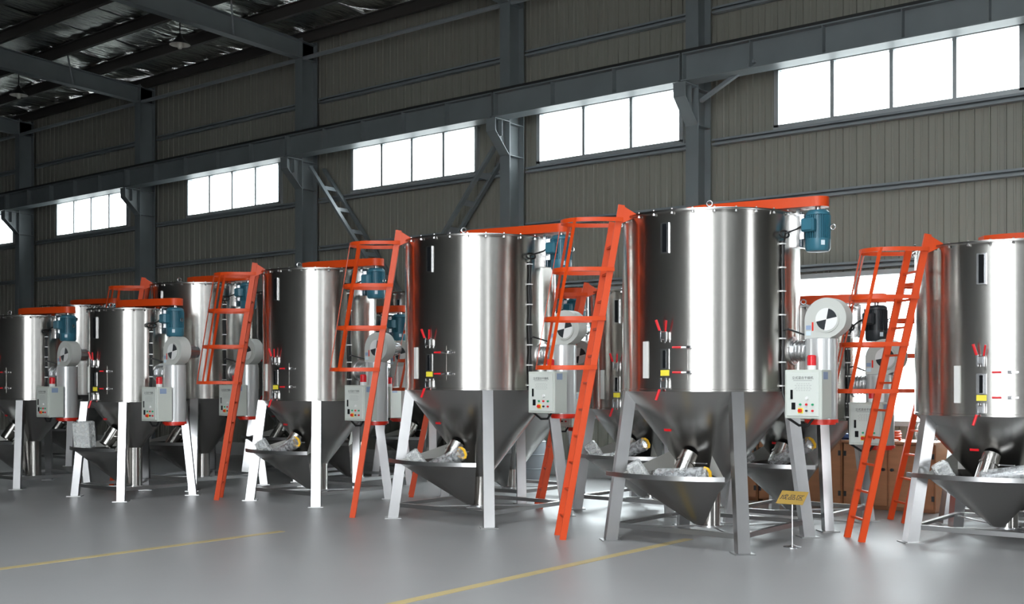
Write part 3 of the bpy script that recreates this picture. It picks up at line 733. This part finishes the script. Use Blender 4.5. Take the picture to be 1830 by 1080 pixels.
    m = MB(); m.tube([lp + Vector((0, 0, -0.04)), lp + Vector((0.04, -0.06, 0.02)), Vector((mx - 0.16, my - 0.16, z1 - 0.2)), Vector((mx - 0.09, my - 0.17, z1 - 0.17))], 0.011, 6)
    T.add('motor_cable', m, 'black_rubber', cab)
    q = pt(az, R + 0.02, zb + 0.63); m = MB(); m.tube([q, q + Vector((0.08, -0.03, 0.01)), Vector((hx - 0.14, yf + 0.04, h1 + 0.03)), Vector((hx - 0.1, yf + 0.04, h1 + 0.03))], 0.010, 6)
    T.add('blower_cable', m, 'black_rubber', cab)
    m = MB()
    for i in range(7):
        z = zt - 0.34 - (zt - zb - 0.34) * i / 6.2; m.add(*(lambda b: (b.v, b.f))(curved(MB(), R, az - 0.022, az + 0.042, z - 0.007, z + 0.007, 0.036, 2)))
    T.add('cable_clips', m, 'white_plastic', cab, False, kind='stuff')
    return T

def ladder_model(R, zb, zt):
    """caged ladder leaning on the tank rim; coordinates relative to the middle of its feet"""
    T = Model()
    foot = Vector((math.cos(math.radians(215.3)), math.sin(math.radians(215.3)), 0)) * (R + 0.70)
    ztop = zt + 0.13
    top = Vector((math.cos(math.radians(228)), math.sin(math.radians(228)), 0)) * (R + 0.085) + Vector((0, 0, ztop))
    d = top - foot; out = Vector((-0.78, -0.625, 0)); sep = Vector((-0.70, 0.714, 0)).normalized() * 0.195
    p = lambda z: d * (z / ztop)                  # point on the middle line at height z
    rails = []
    for s in (-1, 1):
        m = MB(); m.bar(sep * s, (d if s < 0 else p(zt + 0.0)) + sep * s, 0.034, 0.072, out); rails.append(T.add('rail', m, 'orange_paint', None, False))
    nr = int((ztop - 0.2) / 0.30)
    for i in range(nr):
        c = p(0.24 + 0.30 * i); m = MB(); m.bar(c - sep, c + sep, 0.034, 0.022); T.add('rung', m, 'orange_paint', None, False)
    m = MB(); m.prism([(0, 0), (0.16, -0.10), (0.16, -0.13), (0, -0.20)], -0.006, 0.006, Matrix.Translation(d - sep + Vector((0, 0, 0.0))) @ Matrix.Rotation(math.atan2(-out.y, -out.x), 4, 'Z') @ Matrix.Rotation(PI / 2, 4, 'X'))
    T.add('rim_hook', m, 'orange_paint', rails[0], False)
    zs = [zt - 0.03 - (zt - 0.03 - zb - 0.25) * i / 3 for i in range(4)]
    def hp(z, ph): return p(z) + sep * (1.12 + 0.45 * math.sin(ph)) * math.cos(ph) * 1.12 + out * (0.02 + 0.58 * math.sin(ph) ** 0.8)
    for z in zs:
        m = MB(); m.ribbon([p(z) + sep * 1.12 - out * 0.04] + [hp(z, PI * i / 20) for i in range(21)] + [p(z) - sep * 1.12 - out * 0.04], 0.045, 0.007); T.add('cage_hoop', m, 'orange_paint', None, True)
    for ph in (0.27 * PI, 0.5 * PI, 0.73 * PI):
        m = MB(); q0, q1 = hp(zs[0] + 0.02, ph), hp(zs[3] - 0.02, ph)
        nrm = (sep.normalized() * math.cos(ph) + out * math.sin(ph)); m.bar(q0, q1, 0.042, 0.006, nrm); T.add('cage_strap', m, 'orange_paint', None, False)
    return T, foot

DIM = {'L': (0.975, 1.66, 3.54), 'M': (0.835, 1.49, 3.36), 'S': (0.96, 1.40, 3.20), 'B': (0.87, 1.39, 2.97), 'N': (0.70, 1.295, 2.65), 'X': (0.66, 1.46, 2.84)}
MODEL = {k: tank_model(*v) for k, v in DIM.items()}
MODEL['NB'] = tank_model(*DIM['N'], motor='motor_black')
LADDER = {k: ladder_model(*v) for k, v in DIM.items()}

# (model, x, y, ladder?, label, ladder label)
TANKS = [
 ('L', -6.03, 11.17, 'biggest stainless mixing dryer, a gold floor sign standing by its legs', 'orange caged ladder leaning on the biggest machine beside the gold sign'),
 ('L', -9.34, 11.13, 'large stainless mixing dryer between the biggest one and the medium front one', 'orange caged ladder on the second large machine from the gold sign'),
 ('M', -12.60, 11.29, 'medium stainless mixing dryer with a glaring white front leg', 'red-orange caged ladder leaning on the medium machine with the white front leg'),
 ('M', -15.90, 11.62, 'tall stainless mixing dryer directly behind a small one without a ladder', 'caged ladder top rising behind the belt guard of a small machine'),
 ('X', -15.27, 9.90, 'small stainless mixing dryer in front of the tall one, no ladder of its own', None),
 ('X', -18.25, 9.90, 'small stainless mixing dryer at the dark end of the front row', None),
 ('S', -3.38, 13.04, 'stainless mixing dryer past the wooden cabinets, outermost machine of the row', 'orange caged ladder standing in front of the wooden cabinets and low window'),
 ('NB', -5.88, 13.2, 'back-row stainless mixing dryer with a black drive motor', None),
 ('B', -8.15, 13.40, 'back-row stainless mixing dryer half hidden behind the biggest machine', 'red ladder in the back row seen through the orange ladder of the biggest machine'),
 ('B', -10.60, 13.40, 'back-row stainless mixing dryer almost wholly hidden by the second large machine', 'red ladder in the back row hidden behind the second large machine'),
 ('X', -13.75, 13.15, 'small back-row mixing dryer whose orange belt guard shows between two large machines', None),
 ('M', -15.85, 13.75, 'back-row mixing dryer half hidden by the ladder of the medium front machine', None),
 ('M', -14.10, 15.35, 'mixing dryer nearest the braced wall, only its rim and guard showing', None),
 ('M', -22.40, 13.25, 'distant mixing dryer with its rim showing between the two small front machines', None),
 ('B', -3.65, 14.9, 'mixing dryer wedged between the outermost machine and the wall', 'red ladder at the end of the wooden cabinets, behind an orange caged one'),
]
for mod, x, y, lab, llab in TANKS:
    e = link('mixing_dryer', None, None, (x, y, 0)); tag(e, lab, 'mixing machine', 'stainless vertical mixing dryers'); MODEL[mod].place(e)
    if llab:
        lm, foot = LADDER[mod[0]]
        l = link('caged_ladder', None, None, (x + foot.x, y + foot.y, 0)); tag(l, llab, 'ladder', 'caged ladders on the machines'); lm.place(l)

# ------------------------------------------------------------------ wrapped spare parts lying in the feed hoppers
WT = Model()
m = MB(); m.lathe([(0.001, 0), (0.07, 0.0), (0.088, 0.03), (0.083, 0.3), (0.088, 0.56), (0.075, 0.60), (0.001, 0.60)], n=24); WT.add('wrapping', m, 'plastic_wrap')
m = MB(); m.cyl((0, 0, 0.03), (0, 0, 0.56), 0.062, n=20); WT.add('tube', m, 'bright_zinc')
m = MB(); m.tube([(0.06, 0, 0.57), (0.06, 0.02, 0.605), (0.03, 0.03, 0.615), (-0.03, 0.02, 0.615), (-0.06, 0, 0.60), (-0.075, 0, 0.56)], 0.017, 8); WT.add('strap', m, 'yellow_cloth', label='yellow strap')
WB = Model()
m = MB(); m.cbox((0, 0, 0.13), (0.17, 0.13, 0.25), 0.02); WB.add('wrapping', m, 'plastic_wrap')
m = MB()
for sx in (-1, 1):
    for sy in (-1, 1): m.box((sx * 0.065, sy * 0.045, 0.13), (0.02, 0.02, 0.22))
for z in (0.03, 0.13, 0.23): m.box((0, -0.045, z), (0.13, 0.018, 0.018)); m.box((0, 0.045, z), (0.13, 0.018, 0.018)); m.box((0.065, 0, z), (0.018, 0.09, 0.018)); m.box((-0.065, 0, z), (0.018, 0.09, 0.018))
WB.add('filter_frame', m, 'foam_white', None, False)
WC = Model()
m = MB(); m.cbox((0, 0, 0.21), (0.27, 0.22, 0.42), 0.025); WC.add('wrapping', m, 'plastic_wrap')
m = MB()
for sx in (-1, 1):
    for sy in (-1, 1): m.box((sx * 0.11, sy * 0.085, 0.21), (0.03, 0.03, 0.38))
for z in (0.03, 0.21, 0.39):
    for sy in (-1, 1): m.box((0, sy * 0.085, z), (0.22, 0.028, 0.028)); m.box((sy * 0.11, 0, z), (0.028, 0.17, 0.028))
m.box((0, 0, 0.21), (0.2, 0.15, 0.34)); WC.add('filter_frame', m, 'foam_white', None, False)
def put_wrapped(x, y, k, name, t_rot, t_loc, b_rot, b_loc):
    if t_loc:
        e = link('wrapped_tube', None, None, (x + t_loc[0] * k, y + t_loc[1] * k, t_loc[2]), tuple(math.radians(a) for a in t_rot)); tag(e, 'plastic-wrapped tube with yellow strap in the hopper of ' + name, 'wrapped tube', 'wrapped tubes in the hoppers'); WT.place(e)
    if b_loc:
        e = link('wrapped_filter', None, None, (x + b_loc[0] * k, y + b_loc[1] * k, b_loc[2]), tuple(math.radians(a) for a in b_rot)); tag(e, 'plastic-wrapped filter frame in the hopper of ' + name, 'wrapped part', 'wrapped filters in the hoppers'); (WB if t_loc else WC).place(e)
put_wrapped(-6.03, 11.17, 1, 'the biggest machine', (0, 86, 6), (-0.20, -0.84, 0.74), (18, -30, 20), (-0.42, -0.70, 0.66))
put_wrapped(-9.34, 11.13, 1, 'the second large machine', (0, 70, -6), (-0.16, -0.76, 0.68), (14, -34, 30), (-0.36, -0.72, 0.66))
put_wrapped(-12.60, 11.29, 0.914, 'the medium machine with the white leg', (0, 70, -6), (-0.22, -0.76, 0.70), (14, -30, 30), (-0.46, -0.68, 0.68))
put_wrapped(-15.27, 9.90, 0.806, 'the small machine without a ladder', None, None, (2, -3, 30), (-0.44, -0.76, 0.735))
put_wrapped(-3.38, 13.04, 0.99, 'the outermost machine past the cabinets', (0, 80, 4), (-0.05, -0.84, 0.74), (10, -30, 30), (-0.40, -0.72, 0.66))
put_wrapped(-5.88, 13.2, 0.83, 'the machine with the black motor', (0, 62, -4), (-0.10, -0.74, 0.75), (10, -30, 30), (-0.46, -0.70, 0.76))
put_wrapped(-8.15, 13.40, 0.935, 'the half-hidden back-row machine', (0, 66, -4), (-0.18, -0.76, 0.70), (10, -34, 30), (-0.46, -0.70, 0.70))

# ------------------------------------------------------------------ floor sign
s = link('floor_sign', None, None, (-5.03, 11.12, 0)); tag(s, 'gold floor sign with dark characters on a thin chrome stand', 'sign')
m = MB(); m.lathe([(0.001, 0), (0.095, 0.0), (0.095, 0.008), (0.03, 0.02), (0.012, 0.03)], n=28); part('base', m, 'bright_zinc', s)
m = MB(); m.cyl((0, 0, 0.02), (0, 0, 0.47), 0.008, n=10); part('pole', m, 'bright_zinc', s)
rot = Matrix.Rotation(math.radians(38), 3, 'X')
m = MB(); m.cbox((0, 0.0, 0.525), (0.30, 0.20, 0.008), 0.002, rot); bd = part('board', m, 'sign_gold', s, False)
tm = text_mesh('lettering', '成品区', 0.088, 'dark_print', 0.0008)
o = link('lettering', tm, bd, tuple(Vector((0, 0, 0.525)) + rot @ Vector((0, -0.005, 0.0055))), (math.radians(38), 0, 0))

# ------------------------------------------------------------------ wooden cabinets under the low window, bits on top
for i in range(3):
    x0 = -8.62 + i * 1.28; e = link('wooden_cabinet', None, None, (x0 + 0.63, 15.35, 0))
    tag(e, ['wooden cabinet behind the feed hoppers of the back row', 'wooden cabinet beside the legs of the black-motor machine', 'wooden cabinet behind the red ladder and the orange one'][i], 'cabinet', 'low wooden cabinets by the wall')
    m = MB(); m.box((0, 0.03, 0.48), (1.26, 0.60, 0.88)); m.box((0, 0, 0.93), (1.27, 0.70, 0.03)); m.box((0, 0.05, 0.02), (1.2, 0.5, 0.04)); part('carcass', m, 'plywood', e, False)
    for sx in (-1, 1):
        m = MB(); m.cbox((sx * 0.312, -0.285, 0.48), (0.60, 0.022, 0.84), 0.004); d = part('door', m, 'plywood', e, False)
        m = MB(); m.cyl((sx * 0.06, -0.296, 0.56), (sx * 0.06, -0.325, 0.56), 0.022, n=12); part('knob', m, 'motor_black', d)
        for z in (0.2, 0.76): m = MB(); m.box((sx * 0.60, -0.30, z), (0.035, 0.012, 0.07)); part('hinge', m, 'motor_black', d, False)
e = link('hose_coil', None, None, (-5.55, 15.28, 0.945)); tag(e, 'orange hose coil lying on the wooden cabinets', 'hose')
m = MB(); m.tube([(0.2 * math.cos(0.3 * i), 0.2 * math.sin(0.3 * i), 0.02 + 0.0017 * i) for i in range(64)], 0.018, 8); part('coil', m, 'orange_paint', e)
m = MB(); m.cbox((-6.15, 15.25, 0.985), (0.42, 0.3, 0.08), 0.03); o = part('folded_cloth', m, 'blue_cloth'); tag(o, 'dark blue folded cloth on the wooden cabinets', 'cloth')
m = MB(); m.lathe([(0.001, 0.0), (0.13, 0.01), (0.16, 0.10), (0.12, 0.24), (0.05, 0.30), (0.06, 0.34), (0.001, 0.33)], (-4.95, 15.2, 0.945), 20); o = part('plastic_bag', m, 'plastic_wrap'); tag(o, 'crumpled clear plastic bag on the wooden cabinets', 'bag')
# grey drum by the wall behind the second large machine
e = link('drum', None, None, (-12.15, 15.9, 0)); tag(e, 'grey drum with a plastic bag in it, against the wall', 'drum')
m = MB(); m.lathe([(0.001, 0.0), (0.25, 0.0), (0.25, 0.2), (0.26, 0.21), (0.25, 0.22), (0.25, 0.45), (0.26, 0.46), (0.25, 0.47), (0.25, 0.68), (0.26, 0.69), (0.245, 0.70), (0.24, 0.66), (0.001, 0.6)], n=32); part('barrel', m, 'drum_grey', e)
m = MB(); m.lathe([(0.24, 0.66), (0.22, 0.76), (0.13, 0.84), (0.06, 0.83), (0.001, 0.86)], n=18); part('bag', m, 'plastic_wrap', e)
print('cladding panels', nstrip, 'objects', len(bpy.data.objects))
